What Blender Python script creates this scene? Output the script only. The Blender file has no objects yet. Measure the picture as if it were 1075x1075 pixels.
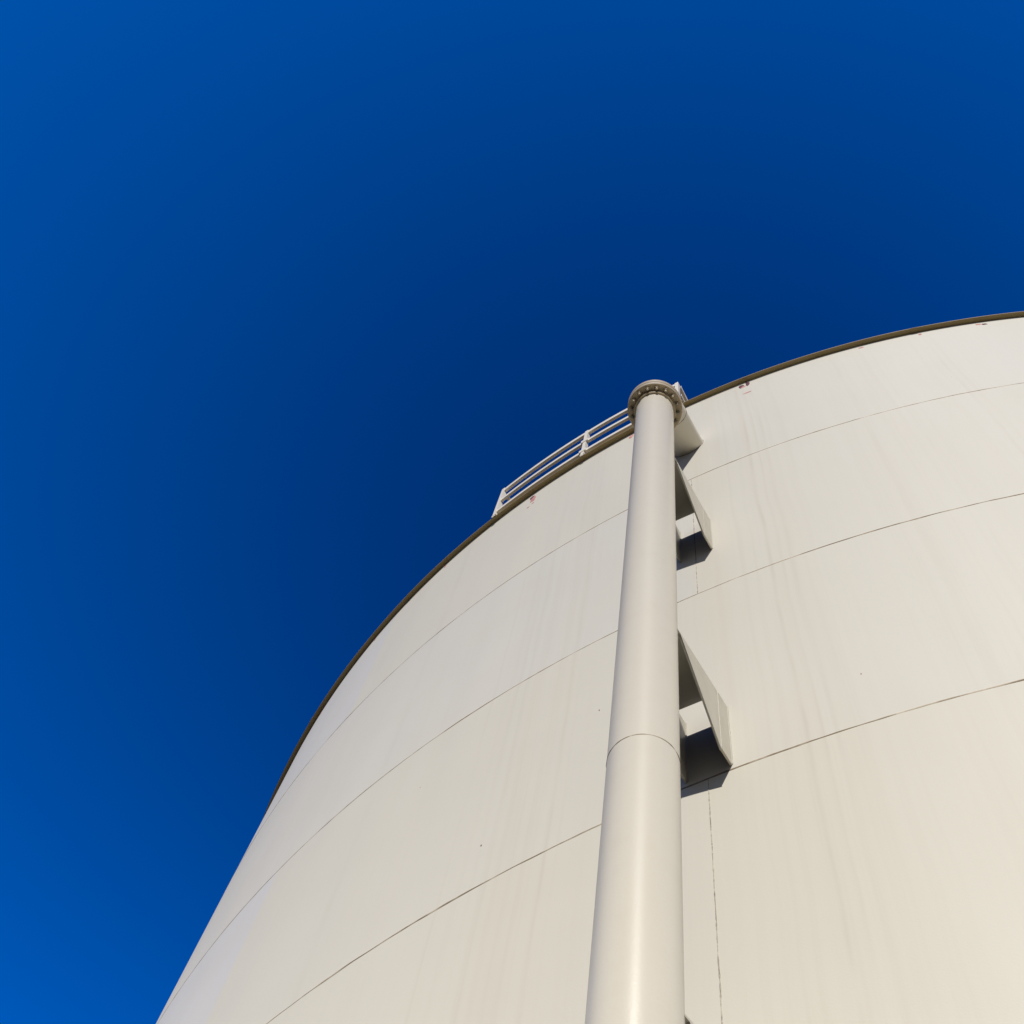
import bpy, bmesh, math, random
from mathutils import Vector, Matrix, noise

random.seed(7)
scene = bpy.context.scene
COL = scene.collection
PI = math.pi

# ------------------------------------------------------------------ real-world layout (metres)
EYE = 1.6                       # height of the photographer's eye; the ground is z = 0
D = 14.12                       # camera to tank axis, along +Y
RT = 10.665                     # tank radius
TOP = 12.86 + EYE               # top of the shell
SEAMS = [10.464 + EYE, 7.979 + EYE, 5.615 + EYE, 3.22 + EYE, 0.82 + EYE]
U = Vector((-0.09729026, -0.99525605, 0))     # outward direction at the pipe
TV = Vector((0.99525605, -0.09729026, 0))     # along the wall, to the right
ROT = math.atan2(U.y, U.x)
WALL = Vector((0, D, 0)) + U * RT             # wall foot behind the pipe
STAND = 0.721                                 # pipe axis to wall
PR = 0.1646                                   # pipe radius


def wall_pt(u, z, off=0.0):
    a = u / RT
    return Vector(((RT + off) * math.sin(a), D - (RT + off) * math.cos(a), z))


# ------------------------------------------------------------------ object helpers
def link(name, me, parent=None):
    o = bpy.data.objects.new(name, me)
    COL.objects.link(o)
    if parent:
        o.parent = parent
    return o


def mesh_obj(name, bm, mats, parent=None, smooth=None):
    bmesh.ops.recalc_face_normals(bm, faces=bm.faces[:])
    me = bpy.data.meshes.new(name)
    bm.to_mesh(me)
    bm.free()
    for m in (mats if isinstance(mats, (list, tuple)) else [mats]):
        me.materials.append(m)
    o = link(name, me, parent)
    if smooth is not None:
        for p in me.polygons:
            p.use_smooth = True
        try:
            me.set_sharp_from_angle(angle=math.radians(smooth))
        except Exception:
            pass
    return o


def thing(name, label, cat, loc, rotz=0.0, group=None):
    o = bpy.data.objects.new(name, None)
    COL.objects.link(o)
    o.empty_display_size = 0.3
    o.location = loc
    o.rotation_euler = (0, 0, rotz)
    o['label'] = label
    o['category'] = cat
    if group:
        o['group'] = group
    return o


def add_box(bm, x0, x1, y0, y1, z0, z1, mat=None, bevel=0.0):
    vs = [bm.verts.new((x, y, z)) for x in (x0, x1) for y in (y0, y1) for z in (z0, z1)]
    f = [(0, 1, 3, 2), (4, 6, 7, 5), (0, 4, 5, 1), (2, 3, 7, 6), (0, 2, 6, 4), (1, 5, 7, 3)]
    fs = [bm.faces.new([vs[i] for i in q]) for q in f]
    if mat is not None:
        for v in vs:
            v.co = mat @ v.co
    if bevel:
        es = list({e for q in fs for e in q.edges})
        bmesh.ops.bevel(bm, geom=es, offset=bevel, segments=1, affect='EDGES', profile=0.5)
    return vs


def add_prism(bm, poly, y0, y1, bevel=0.0):
    """polygon in the local x-z plane, extruded from y0 to y1"""
    a = [bm.verts.new((x, y0, z)) for x, z in poly]
    b = [bm.verts.new((x, y1, z)) for x, z in poly]
    n = len(poly)
    fs = [bm.faces.new(a), bm.faces.new(b[::-1])]
    for i in range(n):
        fs.append(bm.faces.new((a[i], a[(i + 1) % n], b[(i + 1) % n], b[i])))
    if bevel:
        es = list({e for q in fs for e in q.edges})
        bmesh.ops.bevel(bm, geom=es, offset=bevel, segments=1, affect='EDGES', profile=0.5)


def add_lathe(bm, prof, n, center=(0, 0), closed=False, mat_i=0):
    """(r, z) profile turned round the local z axis"""
    rings = []
    for r, z in prof:
        rings.append([bm.verts.new((center[0] + r * math.cos(2 * PI * k / n),
                                    center[1] + r * math.sin(2 * PI * k / n), z)) for k in range(n)])
    m = len(rings)
    for i in range(m if closed else m - 1):
        A, B = rings[i], rings[(i + 1) % m]
        for k in range(n):
            f = bm.faces.new((A[k], A[(k + 1) % n], B[(k + 1) % n], B[k]))
            f.material_index = mat_i
    return rings


def add_sweep(bm, pts, radius, n=48, cap=False, mat_i=0):
    """round tube along a list of points lying in one plane"""
    rings = []
    for i, p in enumerate(pts):
        t = (pts[min(i + 1, len(pts) - 1)] - pts[max(i - 1, 0)]).normalized()
        y = Vector((0, 1, 0))
        if abs(t.y) > 0.9:
            y = Vector((0, 0, 1))
        x = y.cross(t).normalized()
        y = t.cross(x).normalized()
        r = radius[i] if isinstance(radius, (list, tuple)) else radius
        rings.append([bm.verts.new(p + (x * math.cos(2 * PI * k / n) + y * math.sin(2 * PI * k / n)) * r)
                      for k in range(n)])
    for A, B in zip(rings, rings[1:]):
        for k in range(n):
            f = bm.faces.new((A[k], A[(k + 1) % n], B[(k + 1) % n], B[k]))
            f.material_index = mat_i
    if cap:
        bm.faces.new(rings[0][::-1]).material_index = mat_i
        bm.faces.new(rings[-1]).material_index = mat_i
    return rings


def add_bead(bm, pts, r, seed=0.0, amp=0.5, freq=45.0, mat_i=0, n=6):
    """lumpy hand-laid weld bead along a list of points"""
    rad, acc = [], 0.0
    for i, p in enumerate(pts):
        if i:
            acc += (pts[i] - pts[i - 1]).length
        k = noise.noise(Vector((acc * freq, seed, 0.3))) + 0.5 * noise.noise(Vector((acc * freq * 2.3, seed, 5.1)))
        rad.append(max(r * 0.25, r * (1 + amp * k)))
    add_sweep(bm, pts, rad, n, cap=True, mat_i=mat_i)


# ------------------------------------------------------------------ materials
def new_mat(name):
    m = bpy.data.materials.new(name)
    m.use_nodes = True
    nt = m.node_tree
    b = nt.nodes['Principled BSDF']
    return m, nt, b


def nd(nt, typ, **kw):
    n = nt.nodes.new(typ)
    for k, v in kw.items():
        if k in n.inputs:
            n.inputs[k].default_value = v
        else:
            setattr(n, k, v)
    return n


def math_n(nt, op, a, b=None, c=None, clamp=False):
    n = nt.nodes.new('ShaderNodeMath')
    n.operation = op
    n.use_clamp = clamp
    for i, v in enumerate((a, b, c)):
        if v is None:
            continue
        if isinstance(v, (int, float)):
            n.inputs[i].default_value = v
        else:
            nt.links.new(v, n.inputs[i])
    return n.outputs[0]


def mix_col(nt, fac, a, b, mode='MIX'):
    n = nt.nodes.new('ShaderNodeMix')
    n.data_type = 'RGBA'
    n.blend_type = mode
    for sock, v in ((n.inputs[0], fac), (n.inputs[6], a), (n.inputs[7], b)):
        if isinstance(v, (int, float)):
            sock.default_value = v
        elif isinstance(v, tuple):
            sock.default_value = (*v, 1.0)
        else:
            nt.links.new(v, sock)
    return n.outputs[2]


def scaled(nt, vec, sx, sy, sz=1.0):
    n = nt.nodes.new('ShaderNodeVectorMath')
    n.operation = 'MULTIPLY'
    nt.links.new(vec, n.inputs[0])
    n.inputs[1].default_value = (sx, sy, sz)
    return n.outputs[0]


def noise_n(nt, vec, scale=1.0, detail=3.0, rough=0.55, w=None):
    n = nt.nodes.new('ShaderNodeTexNoise')
    n.inputs['Scale'].default_value = scale
    n.inputs['Detail'].default_value = detail
    n.inputs['Roughness'].default_value = rough
    nt.links.new(vec, n.inputs['Vector'])
    return n.outputs[0]


def maprange(nt, v, a, b, c, d):
    n = nt.nodes.new('ShaderNodeMapRange')
    nt.links.new(v, n.inputs[0])
    for i, x in enumerate((a, b, c, d)):
        n.inputs[i + 1].default_value = x
    return n.outputs[0]


PAINT = (0.655, 0.618, 0.512)
PAINT_COOL = (0.625, 0.615, 0.600)


def shell_material():
    m, nt, b = new_mat('shell_paint')
    uv = nd(nt, 'ShaderNodeUVMap').outputs[0]
    sep = nd(nt, 'ShaderNodeSeparateXYZ')
    nt.links.new(uv, sep.inputs[0])
    u, v = sep.outputs[0], sep.outputs[1]
    tone = nd(nt, 'ShaderNodeAttribute', attribute_name='plate_tone').outputs['Fac']
    base = mix_col(nt, tone, PAINT, PAINT_COOL)
    # slow sideways drift of the streaks so that they are not ruler straight
    drift = math_n(nt, 'MULTIPLY', math_n(nt, 'SUBTRACT', noise_n(nt, scaled(nt, uv, 0.5, 0.5), 1.0, 2.0), 0.5), 0.09)
    ud = math_n(nt, 'ADD', u, drift)
    comb = nd(nt, 'ShaderNodeCombineXYZ')
    nt.links.new(ud, comb.inputs[0])
    nt.links.new(v, comb.inputs[1])
    uvd = comb.outputs[0]
    # where water runs: bands of streaks under rim details and seams
    ramp = nt.nodes.new('ShaderNodeValToRGB')
    ramp.color_ramp.interpolation = 'EASE'
    stops = [(-8.0, .25), (-5.6, .35), (-5.0, .55), (-4.2, .15), (-3.4, .35), (-2.75, .25), (-2.45, .95), (-2.1, 1.0),
             (-1.85, .45), (-1.5, .1), (-1.1, .45), (-0.7, .9), (-0.45, 1.0), (-0.2, .7), (0.15, .3), (0.5, .7), (0.75, .75),
             (1.2, .3), (1.55, .6), (2.0, .3), (4.0, .4)]
    cr = ramp.color_ramp
    fac = lambda x: (x + 8.0) / 12.0
    cr.elements[0].position, cr.elements[1].position = fac(stops[0][0]), fac(stops[-1][0])
    cr.elements[0].color = (stops[0][1],) * 3 + (1,)
    cr.elements[1].color = (stops[-1][1],) * 3 + (1,)
    for x, s in stops[1:-1]:
        e = cr.elements.new(fac(x))
        e.color = (s, s, s, 1)
    nt.links.new(math_n(nt, 'DIVIDE', math_n(nt, 'ADD', ud, 8.0), 12.0), ramp.inputs[0])
    band = ramp.outputs[0]
    fine = noise_n(nt, scaled(nt, uvd, 22.0, 0.16), 1.0, 4.0, 0.62)
    wide = noise_n(nt, scaled(nt, uvd, 4.0, 0.10), 1.0, 3.0, 0.55)
    s1 = math_n(nt, 'MULTIPLY', maprange(nt, fine, 0.46, 0.72, 0, 1), band)
    s2 = math_n(nt, 'MULTIPLY', maprange(nt, wide, 0.45, 0.75, 0, 1), band)
    col = mix_col(nt, math_n(nt, 'MULTIPLY', s1, 0.16), base, (0.47, 0.40, 0.315))
    col = mix_col(nt, math_n(nt, 'MULTIPLY', s2, 0.20), col, (0.585, 0.50, 0.385))
    # a few distinct run marks
    for cu, w, amt in ((-0.455, 0.011, .52), (-0.37, 0.008, .26), (-0.30, 0.010, .30), (-2.02, 0.010, .26), (-2.42, 0.016, .22),
                       (0.60, 0.02, .20), (0.98, .012, .18), (-3.9, .03, .18), (1.54, .012, .30), (-2.76, .008, .22)):
        g = math_n(nt, 'ABSOLUTE', math_n(nt, 'DIVIDE', math_n(nt, 'SUBTRACT', ud, cu), w * 2.0))
        g = math_n(nt, 'SUBTRACT', 1.0, g, clamp=True)
        g = math_n(nt, 'MULTIPLY', g, maprange(nt, noise_n(nt, scaled(nt, uvd, 1.0, 0.6), 2.0, 2.0), 0.35, 0.6, 0.15, 1))
        col = mix_col(nt, math_n(nt, 'MULTIPLY', g, amt * 0.5), col, (0.43, 0.365, 0.275))
    # broad chalky mottling
    mot = noise_n(nt, uv, 0.9, 4.0, 0.6)
    col = mix_col(nt, maprange(nt, mot, 0.35, 0.7, 0.0, 0.3), col, (0.635, 0.605, 0.51))
    nt.links.new(col, b.inputs['Base Color'])
    rgh = maprange(nt, noise_n(nt, scaled(nt, uvd, 3.0, 0.5), 1.0, 3.0), 0.3, 0.7, 0.54, 0.62)
    nt.links.new(rgh, b.inputs['Roughness'])
    b.inputs['Diffuse Roughness'].default_value = 0.6
    b.inputs['Specular IOR Level'].default_value = 0.28
    # rolled plates are never perfectly true: slow waves plus orange peel
    wave = noise_n(nt, scaled(nt, uv, 0.55, 0.8), 1.0, 2.0, 0.5)
    peel = noise_n(nt, uv, 90.0, 2.0, 0.5)
    h = math_n(nt, 'ADD', math_n(nt, 'MULTIPLY', wave, 0.010), math_n(nt, 'MULTIPLY', peel, 0.0003))
    bp = nd(nt, 'ShaderNodeBump')
    bp.inputs['Strength'].default_value = 1.0
    bp.inputs['Distance'].default_value = 1.0
    nt.links.new(h, bp.inputs['Height'])
    nt.links.new(bp.outputs[0], b.inputs['Normal'])
    return m


def paint_material(name, col, rough=0.38, dirt=0.25, dirt_col=(0.36, 0.29, 0.19), scale=6.0, spec=0.5, drough=0.6, peel=0.0004, fleck=0.6, rvar=0.06):
    m, nt, b = new_mat(name)
    tc = nd(nt, 'ShaderNodeTexCoord').outputs['Object']
    n1 = noise_n(nt, tc, scale, 5.0, 0.62)
    n2 = noise_n(nt, scaled(nt, tc, 18.0, 18.0, 0.5), 1.0, 3.0, 0.6)
    c = mix_col(nt, maprange(nt, n1, 0.48, 0.78, 0, dirt), col, dirt_col)
    c = mix_col(nt, maprange(nt, n2, 0.50, 0.80, 0, dirt * fleck), c, tuple(x * 0.72 for x in col))
    nt.links.new(c, b.inputs['Base Color'])
    nt.links.new(maprange(nt, n1, 0.3, 0.7, rough - rvar, rough + rvar), b.inputs['Roughness'])
    b.inputs['Diffuse Roughness'].default_value = drough
    b.inputs['Specular IOR Level'].default_value = spec
    bp = nd(nt, 'ShaderNodeBump')
    bp.inputs['Distance'].default_value = 1.0
    nt.links.new(math_n(nt, 'MULTIPLY', noise_n(nt, tc, 70.0, 2.0), peel), bp.inputs['Height'])
    nt.links.new(bp.outputs[0], b.inputs['Normal'])
    return m


def grime_material(name, light, dark, scale, lo, hi, stretch=(1, 1, 1)):
    m, nt, b = new_mat(name)
    tc = nd(nt, 'ShaderNodeTexCoord').outputs['Object']
    n1 = noise_n(nt, scaled(nt, tc, *stretch), scale, 4.0, 0.65)
    nt.links.new(mix_col(nt, maprange(nt, n1, lo, hi, 0, 1), light, dark), b.inputs['Base Color'])
    b.inputs['Roughness'].default_value = 0.85
    b.inputs['Specular IOR Level'].default_value = 0.15
    return m


def ground_material():
    m, nt, b = new_mat('dry_ground')
    tc = nd(nt, 'ShaderNodeTexCoord').outputs['Object']
    n1 = noise_n(nt, tc, 0.35, 6.0, 0.6)
    n2 = noise_n(nt, tc, 14.0, 5.0, 0.7)
    c = mix_col(nt, n1, (0.050, 0.034, 0.014), (0.034, 0.023, 0.009))
    c = mix_col(nt, maprange(nt, n2, 0.4, 0.7, 0, 0.5), c, (0.065, 0.048, 0.025))
    nt.links.new(c, b.inputs['Base Color'])
    b.inputs['Roughness'].default_value = 0.95
    bp = nd(nt, 'ShaderNodeBump')
    bp.inputs['Distance'].default_value = 0.03
    nt.links.new(n2, bp.inputs['Height'])
    nt.links.new(bp.outputs[0], b.inputs['Normal'])
    return m


M_SHELL = shell_material()
M_PAINT = paint_material('pipe_paint', (0.68, 0.635, 0.535), 0.34, 0.06, spec=0.15, drough=0.65, rvar=0.015)
M_BRKT = paint_material('bracket_paint', (0.585, 0.545, 0.445), 0.42, 0.22, spec=0.4, drough=0.8)
M_FLANGE = paint_material('flange_shade_paint', (0.43, 0.345, 0.205), 0.45, 0.45, scale=22.0)  # darker than the pipe coat: underside shade put into the colour
M_RAIL = paint_material('rail_paint', (0.82, 0.77, 0.67), 0.45, 0.2, scale=9.0)
M_RIM = paint_material('rim_shade_paint', (0.27, 0.20, 0.075), 0.6, 0.25, dirt_col=(0.25, 0.18, 0.08), scale=2.5, fleck=0.0, peel=0.0)  # beige steel browned: underside shade and warm bounce put into the colour
M_SEAM = grime_material('seam_grime_shade', (0.52, 0.45, 0.35), (0.18, 0.14, 0.09), 5.0, 0.24, 0.56)  # dirt plus the bead's thin shadow line, both as colour
M_VSEAM = grime_material('weld_paint', (0.46, 0.42, 0.35), (0.20, 0.175, 0.14), 30.0, 0.35, 0.62)
M_BOLT = grime_material('bolt_steel', (0.46, 0.40, 0.30), (0.18, 0.13, 0.08), 30.0, 0.35, 0.7)
M_RUST = grime_material('rust', (0.15, 0.05, 0.06), (0.045, 0.02, 0.035), 30.0, 0.3, 0.6)
M_RUSTP = grime_material('faded_rust', (0.47, 0.26, 0.24), (0.33, 0.15, 0.14), 30.0, 0.3, 0.6)
M_GASKET = grime_material('gasket_rubber', (0.04, 0.036, 0.03), (0.02, 0.02, 0.02), 20.0, 0.3, 0.6)
M_CONC = paint_material('concrete', (0.33, 0.31, 0.27), 0.9, 0.4, scale=3.0)
M_ROOF = paint_material('roof_paint', (0.20, 0.15, 0.085), 0.8, 0.3)
M_GROUND = ground_material()

# ------------------------------------------------------------------ ground
bm = bmesh.new()
ring_r = [0.0, 5, 10, 20, 40, 80, 200, 600, 2000, 6000]
prev = None
for r in ring_r:
    if r == 0:
        prev = [bm.verts.new((0, 0, 0))]
        continue
    cur = [bm.verts.new((r * math.cos(2 * PI * k / 64), r * math.sin(2 * PI * k / 64), 0)) for k in range(64)]
    for k in range(64):
        if len(prev) == 1:
            bm.faces.new((prev[0], cur[k], cur[(k + 1) % 64]))
        else:
            bm.faces.new((prev[k], cur[k], cur[(k + 1) % 64], prev[(k + 1) % 64]))
    prev = cur
g = mesh_obj('ground', bm, M_GROUND)
g['kind'] = 'structure'

# ------------------------------------------------------------------ storage tank
tank = thing('storage_tank', 'huge round cream steel storage tank with horizontal weld seams and shaded brown rim', 'storage tank', (0, D, 0))

PLATE = 2 * PI * RT / 10
OFFS = [-5.20, -1.02, -5.12, -1.02, -4.6, -1.5]
us = []
a = -math.radians(62) * RT
while a < math.radians(28) * RT:
    us.append(a)
    a += math.radians(0.1) * RT
a = math.radians(28) * RT
end = 2 * PI * RT - math.radians(62) * RT
while a < end - 0.05:
    us.append(a)
    a += math.radians(1.0) * RT


def tank_pt(u, z, off=0.0):
    a_ = u / RT
    return Vector(((RT + off) * math.sin(a_), -(RT + off) * math.cos(a_), z))


def build_shell():
    me = bpy.data.meshes.new('shell')
    verts, faces, uvs, tones = [], [], [], []
    levels = [TOP] + SEAMS + [0.30]
    n = len(us)
    tone_rand = {}
    fixed = {(0, -1): 0.95, (0, 0): 0.35, (0, 1): 0.40, (1, -1): 0.55, (1, 0): 0.32, (2, -1): 1.0, (2, 0): 0.30, (2, 1): 0.42,
             (3, -1): 0.22, (3, 0): 0.15}
    for c in range(len(levels) - 1):
        z1, z0 = levels[c], levels[c + 1]
        b0 = len(verts)
        zs = [z1, z1 - (z1 - z0) / 3, z1 - 2 * (z1 - z0) / 3, z0]
        for z in zs:
            for u in us:
                verts.append(tank_pt(u, z))
        for r in range(3):
            for k in range(n):
                k2 = (k + 1) % n
                faces.append((b0 + r * n + k, b0 + (r + 1) * n + k, b0 + (r + 1) * n + k2, b0 + r * n + k2))
                u0 = us[k]
                u1 = us[k2] if k2 else us[0] + 2 * PI * RT
                uvs += [(u0, zs[r]), (u0, zs[r + 1]), (u1, zs[r + 1]), (u1, zs[r])]
                pid = math.floor(((u0 + u1) / 2 - OFFS[c]) / PLATE)
                key = (c, pid)
                if key not in tone_rand:
                    tone_rand[key] = fixed.get(key, random.uniform(0.1, 0.8))
                tones.append(tone_rand[key])
    me.from_pydata(verts, [], faces)
    uvl = me.uv_layers.new(name='UVMap')
    for i, (p, q) in enumerate(uvs):
        uvl.data[i].uv = (p, q - EYE)
    at = me.attributes.new('plate_tone', 'FLOAT', 'FACE')
    for i, t in enumerate(tones):
        at.data[i].value = t
    for p in me.polygons:
        p.use_smooth = True
    me.materials.append(M_SHELL)
    return link('shell', me, tank)


shell = build_shell()

# weld seams: lumpy beads standing proud of the shell, dirt and their shadow line in the colour
bm = bmesh.new()
for si, z in enumerate(SEAMS):
    seg = [u for u in us]
    n = len(seg)
    prof = [(0.0, 0.009), (0.6, 0.0065), (1.0, 0.0), (0.6, -0.0065), (0.0, -0.009)]
    rows = []
    for u in seg:
        k = noise.noise(Vector((u * 2.2, si * 7.3, 0))) + 0.6 * noise.noise(Vector((u * 9.0, si * 3.1, 4)))
        dz = 0.004 * noise.noise(Vector((u * 1.1, si * 5.7, 9))) + 0.003 * noise.noise(Vector((u * 6, si, 2)))
        h = 0.0040 * max(0.6, 1 + 0.35 * k)
        w = max(0.55, 1 + 0.4 * k)
        rows.append([bm.verts.new(tank_pt(u, z + dz + zz * w, -0.002 + hh * h)) for hh, zz in prof])
    for k in range(n):
        A, B = rows[k], rows[(k + 1) % n]
        for j in range(len(prof) - 1):
            bm.faces.new((A[j], A[j + 1], B[j + 1], B[j]))
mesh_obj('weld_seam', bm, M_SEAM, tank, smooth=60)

levels = [TOP] + SEAMS + [0.30]
for c, k in ((1, 0), (3, 0), (0, 1), (2, 1), (4, 0), (4, 1)):
    u = OFFS[c] + k * PLATE
    z1, z0 = levels[c] - 0.01, levels[c + 1] + 0.01
    strong = c in (1, 3)
    steps = int((z1 - z0) / (0.012 if strong else 0.03))
    pts = [tank_pt(u + 0.004 * noise.noise(Vector((i * 0.05, c * 3.3, k))), z1 + (z0 - z1) * i / steps,
                   -0.001) for i in range(steps + 1)]
    bm = bmesh.new()
    add_bead(bm, pts, 0.0034 if strong else 0.0010, seed=c * 2.1 + k, amp=0.9 if strong else 0.5, freq=30)
    mesh_obj('weld_seam', bm, M_VSEAM, tank, smooth=60)

# curb angle round the top: outstanding leg that shades the wall, in rolled lengths with small gaps
bm = bmesh.new()
JOINTS = [-7.056 - PLATE * 0, -4.933, 1.508, 4.9, -9.9]
prof = [(-0.004, -0.004), (0.056, -0.002), (0.056, 0.010), (-0.004, 0.014)]
rows = []
for u in us:
    wob = 0.004 * noise.noise(Vector((u * 0.8, 3, 1)))
    gap = min(abs(u - j) for j in JOINTS)
    w = -0.006 if gap < 0.012 else 0.0
    rows.append([bm.verts.new(tank_pt(u, TOP + z + wob * 0.4, r + (wob + w if r > 0 else 0))) for r, z in prof])
n = len(rows)
for k in range(n):
    A, B = rows[k], rows[(k + 1) % n]
    for j in range(4):
        bm.faces.new((A[j], A[(j + 1) % 4], B[(j + 1) % 4], B[j]))
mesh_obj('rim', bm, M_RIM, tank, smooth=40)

# splice plates under the rim joints
for ju in (-7.056, -4.933, 1.508):
    bm = bmesh.new()
    pts = []
    for i in range(5):
        pts.append(ju - 0.035 + 0.0175 * i)
    top_in = [bm.verts.new(tank_pt(p, TOP - 0.003, 0.012)) for p in pts]
    top_out = [bm.verts.new(tank_pt(p, TOP - 0.003, 0.060)) for p in pts]
    bot_in = [bm.verts.new(tank_pt(p, TOP - 0.009, 0.012)) for p in pts]
    bot_out = [bm.verts.new(tank_pt(p, TOP - 0.009, 0.060)) for p in pts]
    for i in range(4):
        for A, B in ((top_in, top_out), (bot_in, bot_out), (top_in, bot_in), (top_out, bot_out)):
            bm.faces.new((A[i], A[i + 1], B[i + 1], B[i]))
    for i in (0, 4):
        bm.faces.new((top_in[i], top_out[i], bot_out[i], bot_in[i]))
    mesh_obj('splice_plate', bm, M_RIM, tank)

# shallow cone roof
bm = bmesh.new()
add_lathe(bm, [(RT - 0.006, TOP + 0.012), (RT - 0.3, TOP + 0.03), (RT * 0.5, TOP + 0.34), (0.02, TOP + 0.66)], 180)
mesh_obj('roof', bm, M_ROOF, tank, smooth=30)

# ring wall under the shell
bm = bmesh.new()
add_lathe(bm, [(RT - 0.3, 0.30), (RT + 0.25, 0.297), (RT + 0.28, 0.27), (RT + 0.28, -0.3)], 180)
mesh_obj('foundation', bm, M_CONC, tank, smooth=30)


# rust runs where the paint failed below the rim, and small specks
def stain(u, z, w, h, mat, seed):
    rnd = random.Random(seed)
    bm = bmesh.new()
    nseg = 14
    outer, inner = [], []
    for i in range(nseg):
        t = 2 * PI * i / nseg
        k = rnd.uniform(0.65, 1.15)
        du, dz = w * 0.5 * k * math.cos(t), h * 0.5 * k * math.sin(t)
        outer.append(bm.verts.new(tank_pt(u + du, z + dz, 0.0002)))
        inner.append(bm.verts.new(tank_pt(u + du * 0.7, z + dz * 0.7, 0.0022)))
    for i in range(nseg):
        bm.faces.new((outer[i], outer[(i + 1) % nseg], inner[(i + 1) % nseg], inner[i]))
    bm.faces.new(inner)
    mesh_obj('rust_stain', bm, mat, tank)


RZ = 12.86 + EYE
for i, (u, z, w, h, mt) in enumerate([
        (-0.395, RZ - .115, .05, .10, M_RUST), (-0.375, RZ - .155, .06, .05, M_RUSTP), (-0.322, RZ - .10, .035, .15, M_RUST),
        (-0.345, RZ - .42, .085, .035, M_RUSTP),
        (0.93, RZ - .095, .05, .05, M_RUSTP), (1.546, RZ - .10, .03, .05, M_RUSTP), (2.15, RZ - .10, .05, .05, M_RUSTP),
        (2.205, RZ - .125, .055, .06, M_RUST),
        (-3.01, RZ - .13, .05, .10, M_RUST), (-2.985, RZ - .20, .07, .18, M_RUSTP), (-3.03, RZ - .40, .04, .03, M_RUSTP),
        (-2.97, RZ - .36, .03, .03, M_RUSTP), (-1.70, RZ - .10, .05, .10, M_RUSTP),
        (-4.34, RZ - .09, .035, .05, M_RUSTP), (-5.62, RZ - .09, .04, .05, M_RUSTP), (-6.85, RZ - .09, .05, .06, M_RUSTP),
        (-2.523, 6.02 + EYE, .014, .03, M_RUST), (-1.755, 6.91 + EYE, .012, .024, M_RUST), (-0.084, 6.12 + EYE, .014, .02, M_RUSTP),
        (-3.3, 7.3 + EYE, .008, .016, M_RUSTP), (-1.62, 6.3 + EYE, .008, .016, M_RUSTP)]):
    k = 1.3 if z > RZ - 1 else 0.75
    stain(u, z, w * k, h * k, mt, i)

# ------------------------------------------------------------------ vertical pipe, local x = outward from the wall, y = right along it
pz = WALL + U * STAND
pipe = thing('vertical_pipe', 'tall cream steel pipe rising in front of the tank to a bolted flange and elbow', 'pipe',
             (pz.x, pz.y, 0), ROT)
FZ = 10.464 + EYE          # underside of the flange pair
WZ = 4.718 + EYE           # girth weld
bm = bmesh.new()
add_lathe(bm, [(PR, -0.2), (PR, 1.0), (PR, WZ - 0.02)], 128)
add_lathe(bm, [(PR, WZ - 0.02), (PR, WZ + 0.02)], 128)
add_lathe(bm, [(PR, WZ + 0.02), (PR, 8.0), (PR, FZ + 0.01)], 128)
bmesh.ops.remove_doubles(bm, verts=bm.verts[:], dist=1e-5)
mesh_obj('riser', bm, M_PAINT, pipe, smooth=40)


def ring_bead(name, center, axis, radius, r, mat, seed, parent, amp=0.6, freq=40):
    bm = bmesh.new()
    axis = axis.normalized()
    x = axis.orthogonal().normalized()
    y = axis.cross(x)
    n = 160
    rows = []
    for k in range(n):
        t = 2 * PI * k / n
        dirv = x * math.cos(t) + y * math.sin(t)
        kk = noise.noise(Vector((math.cos(t) * 4, math.sin(t) * 4, seed))) + 0.5 * noise.noise(Vector((math.cos(t) * 15, math.sin(t) * 15, seed)))
        s = max(0.3, 1 + amp * kk)
        rows.append([bm.verts.new(center + dirv * (radius - 0.001 + hh * r * s) + axis * (zz * r * s * 1.5))
                     for hh, zz in ((0, 1), (0.7, 0.6), (1, 0), (0.7, -0.6), (0, -1))])
    for k in range(n):
        A, B = rows[k], rows[(k + 1) % n]
        for j in range(4):
            bm.faces.new((A[j], A[j + 1], B[j + 1], B[j]))
    return mesh_obj(name, bm, mat, parent, smooth=60)


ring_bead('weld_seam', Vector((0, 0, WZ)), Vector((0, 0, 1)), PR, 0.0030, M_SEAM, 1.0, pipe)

FR = 0.243


def flange(z0, z1, hub_up):
    bm = bmesh.new()
    e = 0.006
    r0 = PR - 0.01
    prof = [(r0, z0), (FR - e, z0), (FR, z0 + e), (FR, z1 - e), (FR - e, z1), (r0, z1)]
    add_lathe(bm, prof, 96, closed=True)
    zz = z1 if hub_up else z0
    s = 1 if hub_up else -1
    # collar between flange and pipe
    add_lathe(bm, [(PR + 0.018, zz), (PR + 0.018, zz + s * 0.052), (PR + 0.015, zz + s * 0.056), (PR - 0.002, zz + s * 0.057)], 96)
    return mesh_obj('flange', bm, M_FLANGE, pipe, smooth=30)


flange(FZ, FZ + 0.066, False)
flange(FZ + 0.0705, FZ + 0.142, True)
bm = bmesh.new()
add_lathe(bm, [(PR - 0.02, FZ + 0.0655), (0.238, FZ + 0.0655), (0.238, FZ + 0.071), (PR - 0.02, FZ + 0.071)], 96, closed=True)
mesh_obj('gasket', bm, M_GASKET, pipe, smooth=30)


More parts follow.
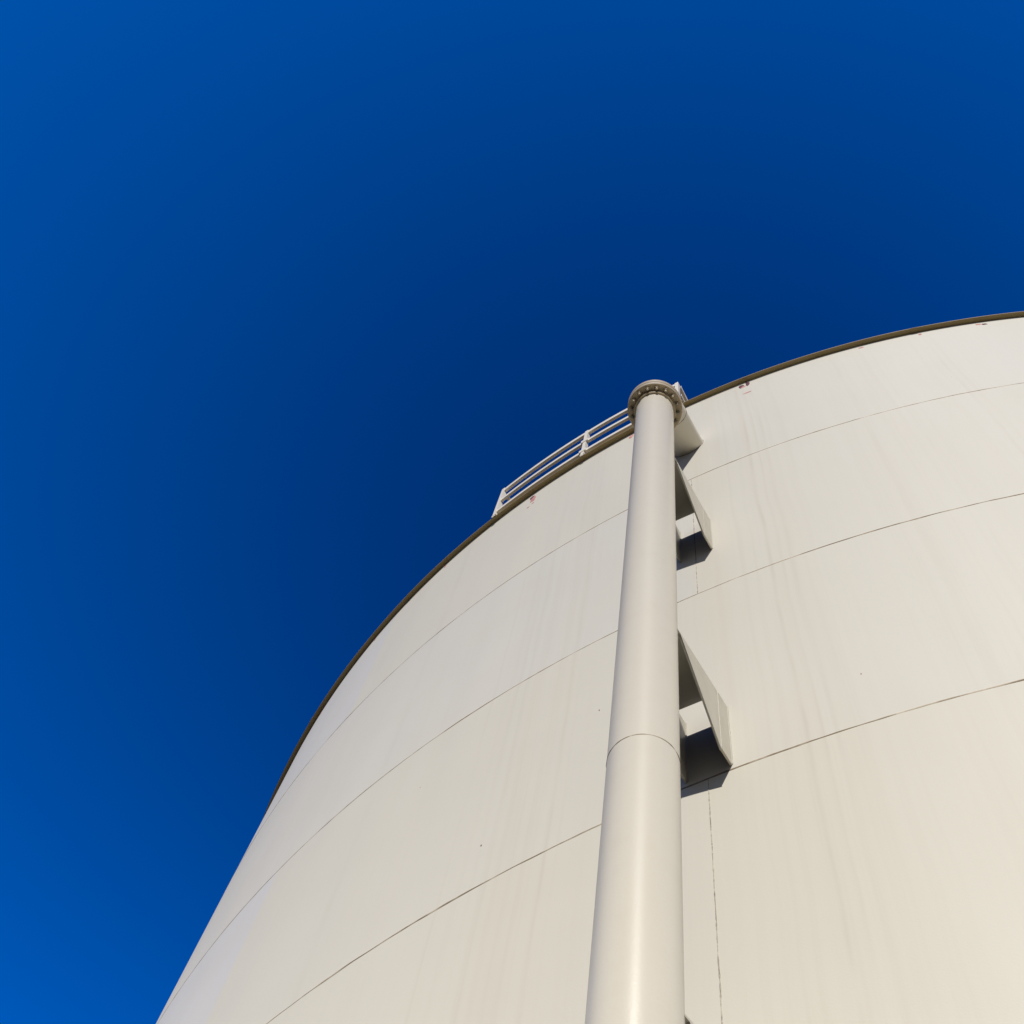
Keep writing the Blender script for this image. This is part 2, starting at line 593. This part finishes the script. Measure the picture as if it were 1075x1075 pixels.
def bolt_mesh():
    bm = bmesh.new()
    add_lathe(bm, [(0.0005, -0.05), (0.0085, -0.05), (0.0095, -0.047), (0.0095, 0.176), (0.0085, 0.179), (0.0005, 0.179)], 12)
    for z0 in (-0.022, 0.143):
        add_lathe(bm, [(0.0095, z0), (0.0165, z0), (0.0185, z0 + 0.002), (0.0185, z0 + 0.019), (0.0165, z0 + 0.021), (0.0095, z0 + 0.021)], 6)
    bmesh.ops.recalc_face_normals(bm, faces=bm.faces[:])
    me = bpy.data.meshes.new('bolt')
    bm.to_mesh(me)
    bm.free()
    me.materials.append(M_BOLT)
    return me


BM_ = bolt_mesh()
CAM_ANG = math.atan2(1.37374, 3.38807 - STAND)
for k in range(16):
    o = link('bolt', BM_, pipe)
    t = CAM_ANG + math.radians(3.0) + 2 * PI * k / 16
    o.location = (0.208 * math.cos(t), 0.208 * math.sin(t), FZ)
    o.rotation_euler = (0, 0, random.uniform(0, 1))

# elbow and the sloping nozzle into the shell
SL = 0.36
th = math.atan(SL)
bend = PI / 2 - th
RE = 0.50
Tn = RE * math.tan(bend / 2)
z_int = 11.40 + EYE - SL * STAND
adir = Vector((-math.cos(th), 0, math.sin(th)))
start_z = z_int - Tn
cen = Vector((-RE, 0, start_z))
pts = [Vector((0, 0, FZ + 0.135))]
if start_z > FZ + 0.15:
    pts.append(Vector((0, 0, start_z)))
N = 20
for i in range(1, N + 1):
    t = bend * i / N
    pts.append(cen + Vector((RE * math.cos(t), 0, RE * math.sin(t))))
bm = bmesh.new()
add_sweep(bm, pts, PR, 72)
mesh_obj('elbow', bm, M_PAINT, pipe, smooth=40)
e_end = pts[-1]
L = (e_end.x + STAND + 0.12) / math.cos(th)
bm = bmesh.new()
add_sweep(bm, [e_end, e_end + adir * (L * 0.5), e_end + adir * L], PR, 72)
mesh_obj('nozzle', bm, M_PAINT, pipe, smooth=40)
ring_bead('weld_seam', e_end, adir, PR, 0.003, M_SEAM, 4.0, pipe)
# fillet where the nozzle meets the shell
bm = bmesh.new()
wc = Vector((-STAND, 0, 11.40 + EYE))
x_, y_ = Vector((math.sin(th), 0, math.cos(th))), Vector((0, 1, 0))
loop = []
for k in range(161):
    t = 2 * PI * k / 160
    d_ = x_ * math.cos(t) * PR + y_ * math.sin(t) * PR
    base = wc + d_
    # slide along the axis until on the wall (wall recedes by y^2 / 2R)
    need = (-STAND - base.y ** 2 / (2 * RT) - base.x) / adir.x
    loop.append(base + adir * need)
add_bead(bm, loop, 0.007, seed=2.2, amp=0.5, freq=30)
mesh_obj('weld_seam', bm, M_VSEAM, pipe, smooth=60)

# ------------------------------------------------------------------ brackets, local origin on the wall
LABELS = ['uppermost cream box bracket between pipe and tank wall, just below the flange elbow',
          'large cream box bracket behind the pipe at mid height, crossing the third wall seam',
          'lowest cream pipe bracket, only its tip showing at the bottom edge beside the pipe']


def make_bracket(zbase):
    t = thing('pipe_bracket', LABELS[1], 'bracket', (WALL.x, WALL.y, zbase), ROT, 'brackets holding the pipe off the tank wall')
    z0 = 5.655
    K = (0.137, 5.603 - z0)
    T = (0.137, 6.235 - z0)
    for side, (ya, yb) in enumerate(((-0.115, -0.103), (0.148, 0.160))):
        bm = bmesh.new()
        add_prism(bm, [(-0.012, 0.0), (0.1365, 5.617 - z0), (0.1365, T[1] + 0.004), (-0.012, 0.622)],
                  ya + 0.001, yb + (0.0015 if side else 0.001), bevel=0.0012)
        mesh_obj('wall_lug', bm, M_BRKT, t)
        bm = bmesh.new()
        xe = 0.70 if side else 0.62
        zt = lambda x: T[1] + (x - 0.137) * (6.056 - 6.235) / 0.53
        zb = lambda x: K[1] + (x - 0.137) * 0.90
        xa = 0.137 + (T[1] - K[1] - 0.012) / (0.90 + 0.3377)     # where the sloping foot meets the top edge
        foot = [(xa, zb(xa)), (xe, zt(xe) - 0.012)] if xe > xa + 0.02 else [(xe, zb(xe))]
        add_prism(bm, [(0.1375, K[1])] + foot + [(xe, zt(xe)), (0.1375, T[1])], ya, yb, bevel=0.0012)
        mesh_obj('side_plate', bm, M_BRKT, t)
        bm = bmesh.new()
        yy = yb if side else yb
        nst = 60
        pts_ = [Vector((0.137 + 0.0015 * math.sin(i * 1.7), yy + 0.0005, K[1] + 0.02 + (T[1] - K[1] - 0.03) * i / nst)) for i in range(nst + 1)]
        add_bead(bm, pts_, 0.0036, seed=side + zbase, amp=0.7, freq=60)
        pts_ = [Vector((0.002 - (yy ** 2) / (2 * RT), yy + 0.003, 0.005 + 0.61 * i / nst)) for i in range(nst + 1)]
        add_bead(bm, pts_, 0.0048, seed=side + zbase + 3, amp=0.6, freq=50)
        mesh_obj('weld_seam', bm, M_BRKT, t, smooth=60)
    bm = bmesh.new()
    ztp = lambda x: T[1] + (x - 0.137) * (6.056 - 6.235) / 0.53 - 0.003
    x0, x1 = 0.133, 0.69
    add_prism(bm, [(x0, ztp(x0) - 0.030), (x1, ztp(x1) - 0.030), (x1, ztp(x1)), (x0, ztp(x0))], -0.1025, 0.1475)
    mesh_obj('top_plate', bm, M_BRKT, t)
    return t


def copy_tree(o, parent=None):
    c = o.copy()
    COL.objects.link(c)
    c.parent = parent
    for ch in list(o.children):
        copy_tree(ch, c)
    return c


br = make_bracket(5.655 + EYE)
for dz, lab in ((3.015, LABELS[0]), (-2.86, LABELS[2])):
    c = copy_tree(br)
    c.location.z += dz
    c['label'] = lab

# ------------------------------------------------------------------ guard railing on the rim
PH = [-19.0, -12.35, -5.95]
midu = math.radians(PH[1]) * RT
rail = thing('guard_railing', 'short white steel guard railing on the tank rim, left of and behind the pipe flange', 'railing',
             wall_pt(midu, TOP))
RB = rail.location.copy()


def rp(phi, z, r):
    a_ = math.radians(phi)
    return Vector((r * math.sin(a_), D - r * math.cos(a_), z)) - RB


def frame(phi):
    a_ = math.radians(phi)
    rad = Vector((math.sin(a_), -math.cos(a_), 0))
    tan = Vector((math.cos(a_), math.sin(a_), 0))
    return rad, tan


def post(phi, r, height=0.92, base=True):
    rad, tan = frame(phi)
    p0 = rp(phi, TOP, r)
    m = Matrix(((rad.x, tan.x, 0, p0.x), (rad.y, tan.y, 0, p0.y), (0, 0, 1, p0.z), (0, 0, 0, 1)))
    bm = bmesh.new()
    # angle section: face leg (tangential) and web leg (radial)
    add_box(bm, 0, 0.006, -0.021, 0.021, -0.012 if base else 0.0, height, m)
    add_box(bm, -0.045, -0.0002, 0.015, 0.0208, 0.015, height - 0.003, m)
    o = mesh_obj('post', bm, M_RAIL, rail)
    if base:
        b2 = bmesh.new()
        add_box(b2, -0.075, 0.008, -0.032, 0.032, 0.0145, 0.024, m)
        mesh_obj('base_plate', b2, M_RAIL, rail)
    return o


RO = RT + 0.064
for p_ in PH:
    post(p_, RO)
for p_ in (PH[0], PH[2]):
    post(p_, RT - 0.95, 0.92, base=False)


def curved_rail(z, vh, hd):
    bm = bmesh.new()
    n = 60
    sec = [(0, 0), (0, vh), (-0.006, vh), (-0.006, 0.006), (-hd, 0.006), (-hd, 0)]
    rows = []
    for i in range(n + 1):
        phi = PH[0] + (PH[2] - PH[0]) * i / n
        wob = 0.004 * noise.noise(Vector((i * 0.12, z, 2)))
        rows.append([bm.verts.new(rp(phi, TOP + z + dz + wob, RO - 0.0015 + dr)) for dr, dz in sec])
    for A, B in zip(rows, rows[1:]):
        for j in range(6):
            bm.faces.new((A[j], A[(j + 1) % 6], B[(j + 1) % 6], B[j]))
    bm.faces.new(rows[0])
    bm.faces.new(rows[-1][::-1])
    mesh_obj('rail', bm, M_RAIL, rail)


def return_rail(phi, z, vh, hd):
    rad, tan = frame(phi)
    p0 = rp(phi, TOP + z, RO)
    m = Matrix(((rad.x, tan.x, 0, p0.x), (rad.y, tan.y, 0, p0.y), (0, 0, 1, p0.z), (0, 0, 0, 1)))
    bm = bmesh.new()
    s = 1 if phi > -12 else -1
    a_, b_ = sorted((s * 0.026, s * 0.032))
    add_box(bm, -1.04, -0.052, a_, b_, 0, vh, m)
    c_, d_ = sorted((s * 0.0258, s * (0.026 - hd)))
    add_box(bm, -1.04, -0.052, c_, d_, 0, 0.006, m)
    mesh_obj('rail', bm, M_RAIL, rail)


for z, vh, hd in ((0.84, 0.08, 0.033), (0.49, 0.07, 0.031), (0.12, 0.07, 0.031)):
    curved_rail(z, vh, hd)
    for p_ in (PH[0], PH[2]):
        return_rail(p_, z, vh, hd)

# splice on the middle post
rad, tan = frame(PH[1])
p0 = rp(PH[1], TOP, RO)
m = Matrix(((rad.x, tan.x, 0, p0.x), (rad.y, tan.y, 0, p0.y), (0, 0, 1, p0.z), (0, 0, 0, 1)))
for z in (0.49, 0.12):
    bm = bmesh.new()
    add_box(bm, -0.012, 0.012, -0.045, 0.045, z, z + 0.075, m)
    mesh_obj('clamp', bm, M_RAIL, rail)

# ------------------------------------------------------------------ light
SUN = (U * 1.0 + TV * 0.47 + Vector((0, 0, 0.81))).normalized()
elev = math.asin(SUN.z)
azim = math.atan2(SUN.x, SUN.y)          # clockwise from +Y
sd = bpy.data.lights.new('sun', 'SUN')
sd.energy = 4.2
sd.angle = math.radians(0.53)
sd.color = (1.0, 0.962, 0.90)
so = bpy.data.objects.new('sun', sd)
COL.objects.link(so)
so.rotation_euler = SUN.to_track_quat('Z', 'Y').to_euler()
so.location = (10, -20, 30)

w = bpy.data.worlds.new('World')
scene.world = w
w.use_nodes = True
nt = w.node_tree
bg = nt.nodes['Background']
sky = nt.nodes.new('ShaderNodeTexSky')
sky.sky_type = 'NISHITA'
sky.sun_disc = False
sky.sun_elevation = elev
sky.sun_rotation = azim
sky.altitude = 300
sky.air_density = 1.0
sky.dust_density = 1.0
sky.ozone_density = 3.0
tint = nt.nodes.new('ShaderNodeMix')
tint.data_type = 'RGBA'
tint.blend_type = 'MULTIPLY'
tint.inputs[0].default_value = 1.0
nt.links.new(sky.outputs[0], tint.inputs[6])
# the deep blue patch of polarised sky round the zenith away from the sun
geo = nt.nodes.new('ShaderNodeTexCoord')
dot = nt.nodes.new('ShaderNodeVectorMath')
dot.operation = 'DOT_PRODUCT'
nt.links.new(geo.outputs['Generated'], dot.inputs[0])
dot.inputs[1].default_value = (-0.13421, 0.37554, 0.91704)
p8 = math_n(nt, 'POWER', math_n(nt, 'MAXIMUM', dot.outputs['Value'], 0.0), 8.0)
# hazier and brighter towards the horizon
sepw = nt.nodes.new('ShaderNodeSeparateXYZ')
nt.links.new(geo.outputs['Generated'], sepw.inputs[0])
low = math_n(nt, 'MINIMUM', math_n(nt, 'SUBTRACT', 1.0, sepw.outputs[2]), 0.4)
haze = math_n(nt, 'ADD', 1.0, math_n(nt, 'MULTIPLY', math_n(nt, 'MULTIPLY', low, low), 2.6))
polc = nt.nodes.new('ShaderNodeCombineXYZ')
for i, amt in enumerate((0.62, 0.62, 0.54)):
    nt.links.new(math_n(nt, 'MULTIPLY', math_n(nt, 'SUBTRACT', 1.0, math_n(nt, 'MULTIPLY', p8, amt)), haze), polc.inputs[i])
# deep blue polarised half; the unseen sun side is dimmed to cut fill
tm = mix_col(nt, maprange(nt, dot.outputs['Value'], 0.40, 0.72, 0.0, 1.0), (0.17, 0.19, 0.25), (0.0, 0.40, 1.0))
nt.links.new(tm, tint.inputs[7])
vm = nt.nodes.new('ShaderNodeVectorMath')
vm.operation = 'MULTIPLY'
nt.links.new(tint.outputs[2], vm.inputs[0])
nt.links.new(polc.outputs[0], vm.inputs[1])
nt.links.new(vm.outputs[0], bg.inputs[0])
bg.inputs[1].default_value = 0.126

# ------------------------------------------------------------------ camera
Rm = ((0.93718226, 0.34749303, 0.03062675), (0.31496672, -0.88065133, 0.35390565), (-0.14995123, 0.32202769, 0.93477954))
cd = bpy.data.cameras.new('camera')
co = bpy.data.objects.new('camera', cd)
COL.objects.link(co)
r_, u_, f_ = (Vector(x) for x in Rm)
b_ = -f_
co.matrix_world = Matrix(((r_.x, u_.x, b_.x, 0), (r_.y, u_.y, b_.y, 0), (r_.z, u_.z, b_.z, EYE), (0, 0, 0, 1)))
cd.sensor_fit = 'HORIZONTAL'
cd.sensor_width = 36.0
cd.lens = 36.0 * 1287.738 / 1075
cd.shift_x = -(657.689 - 537.5) / 1075
cd.clip_start = 0.05
cd.clip_end = 10000
scene.camera = co

scene.render.resolution_x = scene.render.resolution_y = 1024
scene.view_settings.view_transform = 'Standard'
scene.view_settings.look = 'None'
scene.view_settings.exposure = 0.47
scene.view_settings.gamma = 1.0
scene.render.engine = 'CYCLES'
scene.cycles.use_denoising = True
scene.cycles.diffuse_bounces = 1
scene.cycles.glossy_bounces = 2
scene.cycles.max_bounces = 3
